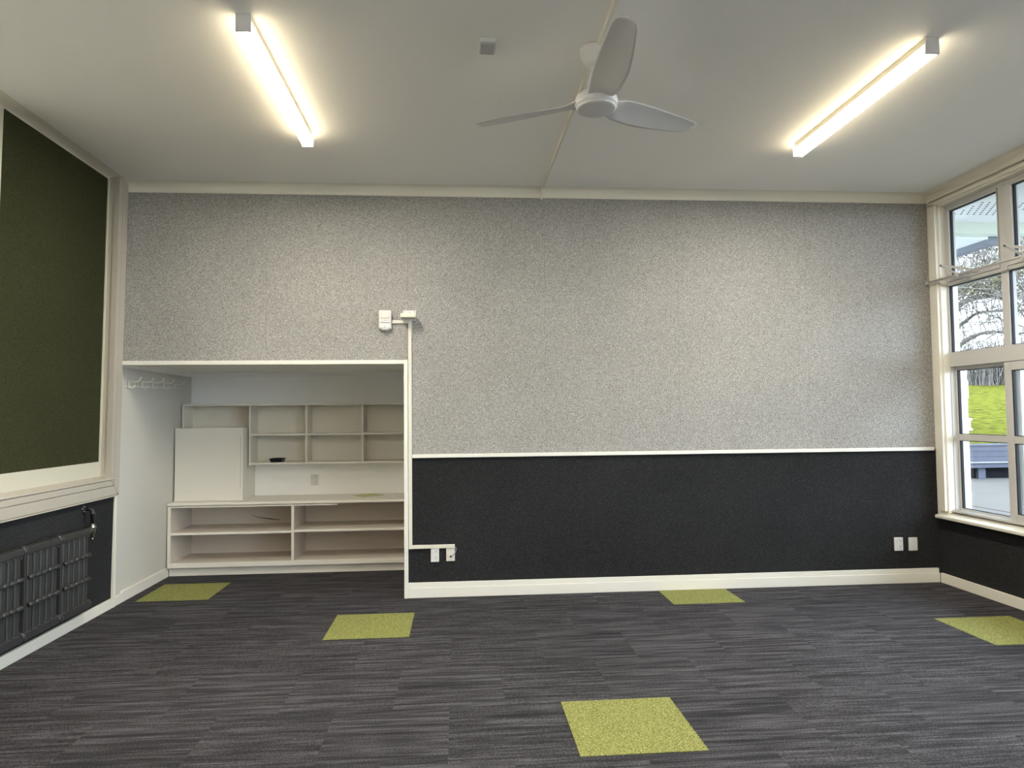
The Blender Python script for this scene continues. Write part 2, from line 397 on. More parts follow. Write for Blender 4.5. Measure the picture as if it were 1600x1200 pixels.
# boxed-in cupboard on the worktop, left
bx = empty('boxed_cupboard', (.30, 1.14, .602), 'plain white boxed cupboard standing on the left end of the worktop', 'cupboard')
build('body', MB().box(.022, .575, .985, 1.328, .602, 1.212), M['cabwhite'], bx)
build('front_panel', MB().box(.020, .578, .966, .985, .606, 1.217, bev=.002), M['cabwhite'], bx)
build('edge_strip', MB().box(.556, .561, .9645, .967, .70, 1.15), M['shadowgrey'], bx, label='fine grey gap line near the right edge of the panel')
build('base_bead', MB().box(.018, .582, .958, .968, .603, .616, bev=.003), M['cabwhite'], bx)

# pigeonhole shelves hung on the wall
UY = 1.10
us = empty('wall_shelf_unit', (1.0, 1.21, .89), 'white wall-hung pigeonhole shelving with two rows across the alcove back', 'shelf unit')
build('top_board', MB().box(.024, 2.008, UY, 1.328, 1.402, 1.420, bev=.002), M['cabwhite'], us)
build('bottom_board', MB().box(.588, 2.008, UY, 1.328, .890, .908, bev=.002), M['cabwhite'], us)
build('side_panel', MB().box(.024, .038, UY, 1.328, 1.218, 1.402, bev=.001), M['cabwhite'], us)
build('side_panel', MB().box(.586, .601, UY-.004, 1.328, .884, 1.402, bev=.002), M['cabwhite'], us)
for x in (1.066, 1.550): build('divider', MB().box(x, x+.016, UY, 1.316, .908, 1.402, bev=.001), M['cabwhite'], us)
for a, b in ((.601, 1.066), (1.082, 1.550), (1.566, 2.008)): build('shelf', MB().box(a, b, UY+.003, 1.316, 1.141, 1.158, bev=.001), M['cabwhite'], us)
build('back_panel', MB().box(.038, .586, 1.316, 1.326, 1.218, 1.402).box(.601, 2.008, 1.316, 1.326, .908, 1.402), M['cabwhite'], us)

# black tray and felt mat
tr = MB()
def frust(mb, cx, cy, z0, z1, a0, b0, a1, b1, t=.004):
    t_ = bmesh.new()
    def ring(a, b, z): return [t_.verts.new((cx+sx*a, cy+sy*b, z)) for sx, sy in ((-1,-1),(1,-1),(1,1),(-1,1))]
    R = [ring(a0, b0, z0), ring(a1, b1, z1), ring(a1+t, b1+t, z1), ring(a1+t, b1+t, z1+.004), ring(a1-t, b1-t, z1+.004), ring(a0-t, b0-t, z0+t)]
    for p, q in zip(R, R[1:]):
        for k in range(4): t_.faces.new([p[k], p[(k+1) % 4], q[(k+1) % 4], q[k]])
    t_.faces.new(R[0][::-1]); t_.faces.new(R[-1])
    bmesh.ops.recalc_face_normals(t_, faces=t_.faces[:]); mb.merge(t_)
frust(tr, .812, 1.17, .908, .938, .045, .05, .054, .06)
build('plastic_tray', tr, M['blackpl'], label='small black plastic tray sitting in a lower pigeonhole', cat='tray')
mt = MB().box(-.105, .105, -.088, .088, 0, .003)
for v in mt.bm.verts:
    x, y = v.co.x, v.co.y; a = math.radians(38); v.co.x = 1.60+x*math.cos(a)-y*math.sin(a); v.co.y = 1.165+x*math.sin(a)+y*math.cos(a); v.co.z += .602
build('felt_mat', mt, M['mat'], label='small pale green square of felt lying on the white worktop', cat='mat')

# coat hooks on the alcove's left wall
hk = empty('coat_hook_rail', (.016, .54, 1.52), 'row of white metal coat hooks high on the alcove left wall', 'coat hooks')
rb = MB(); t_ = bmesh.new()
rb.prism([(.10, 1.528), (1.0, 1.553), (1.0, 1.562), (.10, 1.537)], 'x', .010, .022)
build('rail', rb, M['cabwhite'], hk)
h0 = None
for (y, z) in ((.137, 1.544), (.345, 1.550), (.525, 1.555), (.722, 1.559), (.94, 1.563)):
    if h0 is None:
        h = MB(); h.box(.021, .026, y-.012, y+.012, z-.022, z+.03, bev=.002)
        h.tube([(.024, y, z+.022), (.040, y, z+.024), (.062, y, z+.021), (.084, y, z+.024), (.098, y, z+.034), (.104, y, z+.048)], .0042, 8)
        h.lathe([(.0005, -.007), (.005, -.005), (.007, 0), (.005, .005), (.0005, .007)], (.105, y, z+.051), 10)
        h.tube([(.024, y, z-.010), (.036, y, z-.022), (.052, y, z-.022), (.062, y, z-.010), (.064, y, z-.002)], .0042, 8)
        h0 = build('hook', h, M['cabwhite'], hk); by, bz = y, z
    else:
        c = h0.copy(); COL.objects.link(c); c.parent = hk; c.location = (0, y-by, z-bz)

# ------------------------------------------------------------------ electrical bits
def socket(x0, x1, z0, z1, y, label, kind='double', plate='plate', cat='power socket'):
    e = empty('power_socket' if kind == 'double' else 'wall_plate', ((x0+x1)/2, y, z0), label, cat)
    build('faceplate', MB().box(x0, x1, y-.012, y, z0, z1, bev=.003), M[plate], e)
    w, h = x1-x0, z1-z0
    if kind == 'double':
        for zc in (z0+h*.30, z0+h*.76):
            sw = build('switch', MB().box(x0+w*.14, x0+w*.36, y-.015, y-.011, zc-h*.06, zc+h*.06, bev=.001), M[plate], e)
            build('switch_shadow_line', MB().box(x0+w*.14, x0+w*.36, y-.0128, y-.011, zc-h*.085, zc-h*.062), M['shadowgrey'], sw)
            for dx, dz, ang in ((-.10, .05, .5), (.10, .05, -.5), (0, -.055, 0)):
                s = MB(); cx, cz = x0+w*(.68+dx), zc+h*dz
                s.box(-.0011, .0011, y-.0126, y-.011, -.0045, .0045)
                for v in s.bm.verts:
                    a, b = v.co.x, v.co.z; v.co.x = cx+a*math.cos(ang)-b*math.sin(ang); v.co.z = cz+a*math.sin(ang)+b*math.cos(ang)
                build('pin_slot', s, M['dark'], e)
    return e
socket(1.068, 1.139, .684, .783, 1.329, 'white double power socket on the alcove wall above the worktop')
socket(2.1936, 2.253, .2485, .346, 0, 'white double power socket under the left end of the cable trunking')
socket(5.690, 5.758, .240, .3405, 0, 'white double power socket on the black wall near the window corner')
socket(5.805, 5.873, .238, .338, 0, 'blank white cover plate on the black wall nearest the window corner', 'blank', cat='wall plate')
dp = socket(2.304, 2.366, .2515, .346, 0, 'cream outlet plate with a cable poking out under the trunking end', 'blank', 'ivory', cat='wall plate')
cb = MB().tube([(2.338, -.014, .286), (2.338, -.030, .286), (2.352, -.034, .298), (2.366, -.030, .312), (2.3755, -.024, .332), (2.374, -.018, .346), (2.368, -.014, .352)], .0027, 8)
build('cable', cb, M['cable'], dp, label='thin blue grey cable')
build('cable_plug', MB().lathe([(.0075, 0), (.0075, .012), (.005, .018)], (2.338, -.012, .286), 16, 'y'), M['blackpl'], dp, label='black cable plug')

tk = empty('cable_trunking', (2.05, 0, .34), 'cream plastic cable trunking running down beside the alcove opening', 'trunking')
build('upper_run', MB().box(1.919, 2.062, -.016, 0, 1.972, 1.994, bev=.002), M['ivory'], tk)
build('upright_run', MB().box(2.037, 2.062, -.018, 0, .345, 1.972, bev=.002), M['ivory'], tk)
build('lower_run', MB().box(2.062, 2.366, -.018, 0, .346, .371, bev=.002), M['ivory'], tk)

pr = empty('motion_sensor', (1.873, 0, 1.927), 'white rounded motion sensor on the grey wall left of the bracket', 'motion sensor')
build('body', MB().box(1.827, 1.919, -.045, 0, 1.930, 2.064, bev=.010, seg=3), M['plate'], pr)
build('lens_window', MB().box(1.842, 1.904, -.050, -.042, 2.004, 2.054, bev=.006), M['lens'], pr, label='pale pinkish lens')
build('lower_lens', MB().box(1.840, 1.908, -.054, -.043, 1.974, 1.986, bev=.004).box(1.852, 1.896, -.050, -.043, 1.990, 2.000, bev=.002), M['plate'], pr)
build('sensor_eye', MB().lathe([(.004, 0), (.004, .003)], (1.874, -.046, 1.993), 12, 'y'), M['dark'], pr)
build('indicator', MB().lathe([(.003, 0), (.003, .003)], (1.874, -.044, 1.943), 12, 'y'), M['dark'], pr)
build('swivel_foot', MB().lathe([(.024, 0), (.03, .008), (.024, .012)], (1.873, -.022, 1.920), 20), M['plate'], pr)

sb = empty('wall_bracket', (2.045, 0, 1.99), 'cream projecting wall bracket box at the top of the trunking', 'bracket')
build('back_plate', MB().box(2.000, 2.094, -.010, 0, 1.994, 2.067, bev=.002), M['plate'], sb)
build('ledge', MB().box(1.990, 2.098, -.130, -.008, 2.000, 2.030, bev=.004), M['ivory'], sb)
for x, z in ((2.010, 2.057), (2.084, 2.057), (2.030, 2.041), (2.048, 2.050)):
    build('screw_hole', MB().lathe([(.0028, 0), (.0028, .003)], (x, -.009, z), 10, 'y'), M['dark'], sb)

ss = empty('ceiling_sensor', (2.54, -1.987, ZC), 'small square white sensor box on the ceiling left of the fan', 'sensor')
build('housing', MB().box(2.503, 2.577, -2.042, -1.932, 2.962, ZC, bev=.003), M['plate'], ss)
build('grille', MB().box(2.510, 2.570, -2.028, -1.936, 2.9595, 2.9625, bev=.001), M['grill'], ss, label='grey grille face')

cd = empty('ceiling_conduit', (3.03, -3, 2.96), 'thin cream cable conduit running along the middle of the ceiling', 'conduit')
def strip(x0a, x1a):
    pass
cs = MB(); cs.prism([(3.021, ZC-.015), (3.023, ZC-.018), (3.035, ZC-.018), (3.037, ZC-.015), (3.037, ZC+.001), (3.021, ZC+.001)], 'y', YF, -.072)
for v in cs.bm.verts: v.co.x += .022*(v.co.y+.08)*-.35 if v.co.y > YF-1 else 0
build('ceiling_run', cs, M['cream'], cd)
cs = MB(); cs.prism([(-.078, ZC-.013), (-.074, ZC), (0, ZC), (0, 2.905), (-.013, 2.905), (-.022, 2.925)], 'x', 3.0215, 3.0365)
build('cornice_drop', cs, M['cream'], cd)

# ------------------------------------------------------------------ linear ceiling lights
def linear_light(x, label):
    e = empty('linear_light', (x, -1.55, ZC), label, 'ceiling light', 'linear ceiling lights')
    y0, y1, h = -2.165, -.935, .031
    build('channel', MB().box(x-h+.002, x+h-.002, y0, y1, ZC-.030, ZC, bev=.002), M['cream'], e)
    d = MB(); pts = [(x-h, ZC-.030), (x-h, ZC-.066), (x-h+.006, ZC-.075), (x+h-.006, ZC-.075), (x+h, ZC-.066), (x+h, ZC-.030)]
    d.prism(pts, 'y', y0+.008, y1-.008)
    do = build('diffuser', d, [M['glowside'], M['glow']], e, label='glowing white diffuser')
    for p in do.data.polygons:
        if p.normal.z < -.9: p.material_index = 1
    for a, b in ((y0-.004, y0+.008), (y1-.008, y1+.004)):
        build('end_cap', MB().box(x-h-.001, x+h+.001, a, b, ZC-.0765, ZC, bev=.003), M['fan'] if a < -2 else M['glowside'], e)
    return e
L1 = linear_light(1.515, 'lit linear ceiling light on the left, above the alcove side')
L2 = copy_tree(L1); L2.location.x = 4.540; L2['label'] = 'lit linear ceiling light on the right, towards the windows'
# unseen fittings added behind the camera, carrying on the run to light the room
for n, (x, y) in enumerate(((1.515, -4.65), (4.540, -4.65), (1.515, -7.75), (4.540, -7.75))):
    c = copy_tree(L1); c.location = (x, y+.0, ZC)
    c['label'] = ('unseen added linear ceiling light overhead by the camera, alcove side', 'unseen added linear ceiling light overhead by the camera, window side', 'unseen added linear ceiling light at the far end behind the camera, alcove side', 'unseen added linear ceiling light at the far end behind the camera, window side')[n]

# ------------------------------------------------------------------ ceiling fan
FX, FYc = 3.040, -1.975
fn = empty('ceiling_fan', (FX, FYc, ZC), 'white three-blade ceiling fan hanging from the middle of the ceiling', 'ceiling fan')
build('canopy', MB().lathe([(.030, ZC-.088), (.040, ZC-.086), (.052, ZC-.070), (.066, ZC-.034), (.071, ZC-.008), (.071, ZC)], (FX, FYc, 0), 48), M['fan'], fn)
build('canopy_collar', MB().lathe([(.016, ZC-.096), (.026, ZC-.096), (.029, ZC-.090), (.029, ZC-.084), (.016, ZC-.084)], (FX, FYc, 0), 32), M['fan'], fn)
build('downrod', MB().lathe([(.0125, 2.76), (.0125, ZC-.085)], (FX, FYc, 0), 20), M['fan'], fn)
build('motor_hub', MB().lathe([(.020, 2.800), (.034, 2.797), (.050, 2.786), (.075, 2.770), (.094, 2.750), (.100, 2.728), (.096, 2.712), (.088, 2.706), (.02, 2.706)][::-1], (FX, FYc, 0), 48), M['fan'], fn)
build('bottom_cap', MB().lathe([(.001, 2.694), (.080, 2.694), (.089, 2.697), (.092, 2.702), (.090, 2.707), (.001, 2.707)], (FX, FYc, 0), 56), M['fan'], fn)
def blade_mesh():
    t = bmesh.new(); n, m = 34, 14; rows_t, rows_b = [], []
    for i in range(n+1):
        s = i/n; r = .055 + s*.583
        # widths either side of the blade axis
        wl = .060 + .024*math.sin(min(1, s/.45)*PI/2) - .046*max(0, (s-.40)/.60)**1.5
        wt_ = .056 + .012*math.sin(min(1, s/.35)*PI/2) - .018*max(0, (s-.40)/.60)**1.4
        if s > .90:
            q = (s-.90)/.10; f = math.sqrt(max(0, 1-q*q)); wl *= .10+.90*f; wt_ *= .55+.45*f
        pitch = math.radians(20 - 10*s) ; zc = 2.728 + .022*s
        if s < .18:
            k = s/.18; pitch *= k*k*(3-2*k)
        th = .0085*(1-.62*s) + .016*max(0, 1-s/.16)
        a, b = [], []
        for j in range(m+1):
            u = -1+2*j/m
            y = (wl if u > 0 else wt_)*u
            cam_ = -.006*(1-u*u)*1
            e_ = math.sqrt(max(.04, 1-abs(u)**3))
            zz = zc - y*math.sin(pitch) - cam_
            a.append(t.verts.new((r, y*math.cos(pitch), zz+th*e_*.5)))
            b.append(t.verts.new((r, y*math.cos(pitch), zz-th*e_*.5)))
        rows_t.append(a); rows_b.append(b)
    for R, fl in ((rows_t, False), (rows_b, True)):
        for p, q in zip(R, R[1:]):
            for j in range(m):
                f = [p[j], q[j], q[j+1], p[j+1]]; t.faces.new(f[::-1] if fl else f)
    for j, fl in ((0, False), (m, True)):
        for i in range(n):
            f = [rows_t[i][j], rows_b[i][j], rows_b[i+1][j], rows_t[i+1][j]]; t.faces.new(f[::-1] if fl else f)
    for i in (0, n):
        for j in range(m): t.faces.new([rows_t[i][j], rows_b[i][j], rows_b[i][j+1], rows_t[i][j+1]])
    bmesh.ops.recalc_face_normals(t, faces=t.faces[:])
    for f in t.faces: f.smooth = True
    return t
b0 = None
for deg in (29, 149, -91):
    if b0 is None:
        mb = MB(); mb.merge(blade_mesh(), Matrix.Translation((FX, FYc, 0)))
        b0 = build('blade', mb, M['fan'], fn); b = b0
    else:
        b = b0.copy(); COL.objects.link(b); b.parent = fn
    b.rotation_euler = (0, 0, math.radians(deg))

# ------------------------------------------------------------------ radiator on the left wall
rd = empty('radiator', (.05, -.98, .12), 'charcoal cast radiator panel on the black wall under the pinboard', 'radiator')
PIT = .3335
def section(y1):
    """one cast section from y1-PIT to y1"""
    y0 = y1-PIT+.006
    s = MB()
    s.box(.040, .062, y0, y1-.004, .150, .590)                       # web
    w = (y1-.012-y0-.03)/5
    for k in range(5):
        a = y0+.026+k*w
        s.prism([(.060, a+.002), (.080, a+.004), (.085, a+.010), (.086, a+w*.5), (.085, a+w-.012), (.080, a+w-.007), (.060, a+w-.006)][::1], 'z', .158, .582)
    s.prism([(.05, y0), (.084, y0+.001), (.086, y0+.014), (.062, y0+.02), (.05, y0+.02)], 'z', .15, .59)
    o = build('section', s, M['radi'], rd)
    for z, r in ((.595, .021), (.142, .024)):
        h = MB(); n = 14
        h.box(.042, .0915, y0, y1-.004, z-r, z+r, bev=.008, seg=3)
        build('header', h, M['radi'], o, bev=.003)
    for z in (.452, .306):
        for k in range(5):
            a = y0+.026+k*w
            h = MB(); h.tube([(.089, a+.003, z-.001), (.092, a+.010, z), (.092, a+w-.012, z), (.089, a+w-.006, z+.001)], [.010, .0145, .0145, .010], 10)
            build('cross_lug', h, M['radi'], o)
    for k in range(5):
        a = y0+.026+k*w
        h = MB().box(.070, .094, a+w-.020, a+w-.004, .160, .172, bev=.004)
        build('foot_lug', h, M['radi'], o)
        h = MB().box(.070, .093, a+w-.020, a+w-.004, .560, .577, bev=.004)
        build('top_lug', h, M['radi'], o)
    return o
for q in range(4): section(-.474-q*PIT)
for q in range(3):
    y = -.474-(q+1)*PIT+.002
    for z in (.595, .142):
        build('coupling_nut', MB().lathe([(.026, -.020), (.031, -.016), (.031, .016), (.026, .020)], (.066, y+.014, z), 8, 'y'), M['radi'], rd)
build('end_plug', MB().lathe([(.014, 0), (.026, .004), (.026, .022)], (.066, -.452, .142), 8, 'y'), M['radi'], rd)
build('end_plug', MB().lathe([(.012, 0), (.020, .004), (.020, .026)], (.066, -.450, .595), 16, 'y'), M['radi'], rd)
vl = build('valve', MB().lathe([(.011, .545), (.011, .572), (.017, .576), (.017, .600), (.021, .604), (.021, .618), (.014, .622), (.014, .634)], (.070, -.424, 0), 12), M['chrome'], rd, label='bright metal radiator valve')
build('valve_stem', MB().lathe([(.004, .528), (.006, .536), (.006, .546)], (.070, -.424, 0), 10).tube([(.070, -.450, .592), (.070, -.424, .592)], .012, 10), M['chrome'], vl)
pp = MB(); arc = [(.070-.026*(1-math.cos(a)), -.424, .700+.026*math.sin(a)) for a in [i/6*PI/2 for i in range(7)]]
pp.tube([(.070, -.424, .632)]+arc+[(.004, -.424, .726)], .0125, 12)
pp.tube([(.070, -.424, .690), (.070, -.424, .704)], .0165, 12)
build('supply_pipe', pp, M['blackpipe'], rd)
build('pipe_collar', MB().lathe([(.020, 0), (.020, .006)], (.012, -.424, .726), 18, 'x'), M['chrome'], rd)
build('hanging_clip', MB().box(.035, .094, -.905, -.870, .612, .622, bev=.003).box(.086, .094, -.905, -.880, .592, .616, bev=.002).box(.014, .04, -.915, -.865, .600, .612), M['radi'], rd)
build('wall_bracket', MB().box(.004, .045, -.80, -.77, .13, .16).box(.004, .045, -1.13, -1.10, .13, .16).box(.009, .045, -.80, -.77, .56, .59), M['radi'], rd)

# ------------------------------------------------------------------ windows
ar = MB()
ar.box(W-.022, W, WY0-.0005, -.045, .545, 2.880, bev=.003).box(W-.028, W-.018, WY0-.001, -.095, .545, 2.866, bev=.002)
ar.box(W-.022, W, YF, -.045, 2.866, 2.893, bev=.003)
ar.box(W-.004, W+.10, WY0-.012, WY0+.001, .53, 2.868)                  # jamb lining
ar.box(W-.004, W+.14, YF, WY0, 2.853, 2.868)                          # head lining
struct('trim_11', ar, M['cream'])
sl = MB(); sl.prism([(W-.054, .489), (W-.058, .494), (W-.058, .509), (W-.052, .514), (W+.03, .530), (W+.16, .550), (W+.16, .49)], 'y', YF, -.045)
struct('window_sill', sl, M['cream'], label=None)
FX0, FX1 = W+.046, W+.106      # frame face and back (X 6.10 .. 6.16)
PITCH = 1.12
def pane(parent, xg, y0, y1, z0, z1, rub=.009):
    r = MB()
    for a, b, c, d in ((y0, y0+rub, z0, z1), (y1-rub, y1, z0, z1), (y0+rub, y1-rub, z0, z0+rub*.5), (y0+rub, y1-rub, z1-rub*.5, z1)):
        r.box(xg-.008, xg+.010, a, b, c, d)
    g = build('glass_pane', MB().box(xg-.002, xg+.002, y0+.001, y1-.001, z0+.001, z1-.001), M['glass'], parent)
    build('glazing_seal', r, M['rubber'], g)
def window_pair():
    e = empty('window_1', (W+.08, -.13-PITCH/2, .53), kind='structure')
    A, B = -.132, -.132-PITCH      # right (far) and left (near) limits
    f = MB()
    f.box(FX0, FX1-.022, A-.0085, A, 1.627, 2.853).box(FX0, FX1, A-.004, A, .53, 1.627).box(FX0, FX1+.04, B, B+.030, .53, 2.853)            # outer stiles
    f.box(FX0+.003, FX1+.04, B+.03, A-.008, 2.828, 2.853).box(FX0+.002, FX1+.04, B+.03, A-.004, .53, .548)   # head, foot
    f.box(FX0-.004, FX1+.04, B+.001, A-.001, 1.627, 1.735, bev=.002)                                 # deep middle transom
    f.box(FX0+.004, FX1+.02, B+.03, A-.008, 2.238, 2.268)                                                 # upper transom
    f.box(FX0, FX1, -.708, -.650, 1.735, 2.853, bev=.002)                                          # mullion
    build('window_frame', f, M['alu'], e)
    ex = MB().box(FX0+.066, FX0+.094, -.700, -.658, .549, 1.625)
    build('outer_jamb', ex, M['outwhite'], e)
    # opening top sashes
    for y0, y1 in ((-.648, -.138), (-1.222, -.708)):
        s = MB(); st = .030 if y1 > -.2 else .052
        a, b = y0+(.004 if y1 > -.2 else .028), y1-.004
        s.box(FX0-.004, FX1-.01, b-st, b, 2.270, 2.824, bev=.002).box(FX0-.004, FX1-.01, a, a+.004, 2.270, 2.824)
        s.box(FX0-.004, FX1-.01, a+.004, b-st, 2.270, 2.312, bev=.002).box(FX0-.004, FX1-.01, a+.004, b-st, 2.808, 2.824, bev=.002)
        so = build('top_sash', s, M['alu'], e)
        pane(so, FX0+.02, a+.004, b-st, 2.312, 2.808)
    # fixed middle panes
    for y0, y1 in ((-.652, -.1405), (-1.222, -.706)):
        pane(e, FX0+.02, y0, y1, 1.735, 2.238)
    # lower: fixed recessed sash far, sliding sash near (in front)
    s = MB(); xg = FX0+.045
    s.box(xg-.012, xg+.02, -.153, -.136, .548, 1.627).box(xg-.012, xg+.02, -.672, -.153, 1.600, 1.627).box(xg-.012, xg+.02, -.672, -.153, .548, .572).box(xg-.012, xg+.02, -.672, -.153, 1.075, 1.123, bev=.002)
    fo = build('fixed_sash', s, M['alu'], e)
    pane(fo, xg, -.668, -.153, 1.123, 1.600); pane(fo, xg, -.668, -.153, .572, 1.075)
    s = MB(); xs = FX0+.012
    for a, b, c, d in ((-.703, -.644, .549, 1.622), (-1.224, -1.180, .549, 1.622), (-1.18, -.703, 1.566, 1.622), (-1.18, -.703, .549, .602), (-1.18, -.703, 1.073, 1.123)):
        s.box(xs-.014, xs+.016, a, b, c, d, bev=.002)
    so = build('sliding_sash', s, M['alu'], e)
    pane(so, xs, -1.18, -.703, 1.123, 1.566); pane(so, xs, -1.18, -.703, .602, 1.073)
    tr_ = MB().box(FX0-.034, FX0-.002, B, A, .545, .551).box(FX0-.028, FX0-.022, B, A, .545, .558).box(FX0-.008, FX0+.0, B, A, .545, .560)
    build('sill_track', tr_, M['alu'], e)
    return e
w1 = window_pair()
for k in range(1, 8):
    c = copy_tree(w1); c.location.y -= PITCH*k; c.name = 'window_%d' % (k+1); c['kind'] = 'structure'

# window winder gear
wd = empty('window_winder', (W-.05, -.5, 2.28), 'pale metal winder rod with scissor arms across the upper windows', 'window winder')
build('rod', MB().tube([(W-.054, -.055, 2.280), (W-.054, -2.35, 2.280)], .0085, 12).tube([(W-.054, -.045, 2.280), (W-.054, -.062, 2.280)], .0125, 12), M['alu'], wd)
def flat_bar(mb, a, b, w=.009, t=.003):
    a, b = Vector(a), Vector(b); d = (b-a).normalized(); s = d.cross(Vector((1, 0, 0))).normalized()*w; n = Vector((1, 0, 0))*t
    tb = bmesh.new(); vs = []
    for p in (a-d*w*.7, b+d*w*.7):
        for sx, sn in ((-1, -1), (1, -1), (1, 1), (-1, 1)): vs.append(tb.verts.new(p+s*sx+n*sn))
    for f in ((0,1,2,3),(7,6,5,4),(0,4,5,1),(1,5,6,2),(2,6,7,3),(3,7,4,0)): tb.faces.new([vs[i] for i in f])
    bmesh.ops.recalc_face_normals(tb, faces=tb.faces[:]); mb.merge(tb)
arm0 = None
for k in range(4):
    dy = (0, -.587, -1.12, -1.707)[k]
    if k == 0:
        arm0 = []
        m_ = MB(); flat_bar(m_, (W-.15, -.337, 2.352), (W-.054, -.372, 2.283)); arm0.append(build('lower_arm', m_, M['alu'], wd))
        m_ = MB(); flat_bar(m_, (W-.15, -.337, 2.355), (W+.036, -.42, 2.305)); m_.box(W+.030, W+.044, -.46, -.40, 2.285, 2.312, bev=.002); arm0.append(build('upper_arm', m_, M['alu'], wd))
        m_ = MB().lathe([(.006, -.007), (.006, .007)], (W-.15, -.337, 2.353), 10, 'x'); arm0.append(build('pivot', m_, M['dark'], wd))
        m_ = MB().box(W-.064, W+.044, -.385, -.360, 2.262, 2.276, bev=.002).box(W-.066, W-.042, -.39, -.355, 2.270, 2.292, bev=.003); arm0.append(build('bracket', m_, M['alu'], wd))
    else:
        for o in arm0:
            c = o.copy(); COL.objects.link(c); c.parent = wd; c.location.y += dy
build('end_bracket', MB().box(W-.062, W+.045, -.128, -.116, 2.262, 2.275, bev=.002), M['alu'], wd)

# ------------------------------------------------------------------ outside
struct('patio', MB().box(W+.14, 46, -22, 8.6, -.45, -.10), M['concrete'])
struct('patio_gravel_strip', MB().box(7.6, 7.95, -20, 8.3, -.10, -.085).box(9.9, 9.93, -20, 8.3, -.10, -.097), M['gravel'])
so = MB().box(W+.13, 7.6, YF-4, .47, 2.90, 2.96)
sof = struct('porch_soffit', so, M['outwhite'])
hl = MB()
for i in range(9):
    for j in range(7):
        hl.lathe([(.008, -.002), (.008, .001)], (6.44+i*.055+(j % 2)*.0275, .20-j*.05, 2.8995), 8)
build('vent_holes', hl, M['dark'], sof)
struct('porch_beam', MB().box(W+.13, 7.6, .44, .54, 2.808, 2.96, bev=.004), M['outgreen'])
struct('eave_soffit', MB().box(W+.12, 7.0, .54, 7.6, 2.785, 2.84), M['outwhite'])
gt = MB().prism([(6.99, 2.80), (6.99, 2.755), (7.01, 2.742), (7.10, 2.742), (7.12, 2.76), (7.12, 2.88), (6.99, 2.88)], 'y', .55, 7.6)
struct('eave_gutter', gt, M['gutter'])
struct('wall_exterior', MB().box(W+.03, W+.13, .10, 7.6, -.45, 2.85), M['outwhite'])
po = empty('porch_post', (6.61, .457, -.10), 'white square porch post with a moulded collar just outside the window', 'post')
build('shaft', MB().box(6.565, 6.655, .412, .502, -.10, 1.70, bev=.004).box(6.555, 6.610, .418, .500, 1.70, 2.808, bev=.003), M['postwhite'], po)
build('collar', MB().box(6.545, 6.675, .392, .522, 1.215, 1.235, bev=.006).box(6.555, 6.665, .402, .512, 1.150, 1.215, bev=.004).box(6.545, 6.675, .392, .522, 1.130, 1.150, bev=.006), M['postwhite'], po)
build('cap_panel', MB().box(6.56, 6.66, .407, .507, 1.40, 1.55, bev=.003), M['postwhite'], po)

# garden bench wall of grey planks
bw = empty('plank_retaining_wall', (14, 8.4, -.10), 'long grey plank retaining bench along the far edge of the patio', 'retaining wall')
for z0, z1 in ((.455, .570), (.350, .452), (.252, .347)):
    build('plank', MB().box(7.5, 30, 8.36, 8.42, z0, z1, bev=.004), M['plank'], bw)
build('cap_board', MB().box(7.5, 30, 8.34, 8.75, .570, .600, bev=.006), M['plank'], bw)
build('pale_edge', MB().box(7.5, 30, 8.30, 8.42, .222, .250, bev=.004), M['plankedge'], bw, label='pale seat edge')
build('plank', MB().box(7.5, 30, 8.33, 8.42, .125, .222, bev=.004), M['plank'], bw)
pst = None
for k in range(16):
    if pst is None: pst = build('post', MB().box(7.62, 7.78, 8.40, 8.48, -.10, .125), M['plank'], bw)
    else:
        c = pst.copy(); COL.objects.link(c); c.parent = bw; c.location.x += k*1.36
build('stone_backing', MB().box(7.5, 30, 8.50, 8.60, -.10, .56), M['stone'], bw)

# grassy bank
lw = bmesh.new(); nx, ny = 90, 70; gv = []
def bank(x, y):
    t = max(0, min(1, (y-8.7)/17.0)); z = .55 + 1.98*t**1.05
    if y > 25.7: z = 2.53 - .02*(y-25.7)
    return z + .05*noise.noise((x*.35, y*.35, 0)) * min(1, (y-8.7)/2) + .025*noise.noise((x*1.7, y*1.7, 3.))
for i in range(nx+1):
    gv.append([])
    for j in range(ny+1):
        x = 4 + i/nx*66; y = 8.62 + (j/ny)**1.5*61
        gv[-1].append(lw.verts.new((x, y, bank(x, y))))
for i in range(nx):
    for j in range(ny):
        f = lw.faces.new([gv[i][j], gv[i+1][j], gv[i+1][j+1], gv[i][j+1]]); f.smooth = True
mb = MB(); mb.merge(lw)
struct('lawn_bank', mb, M['lawn'])

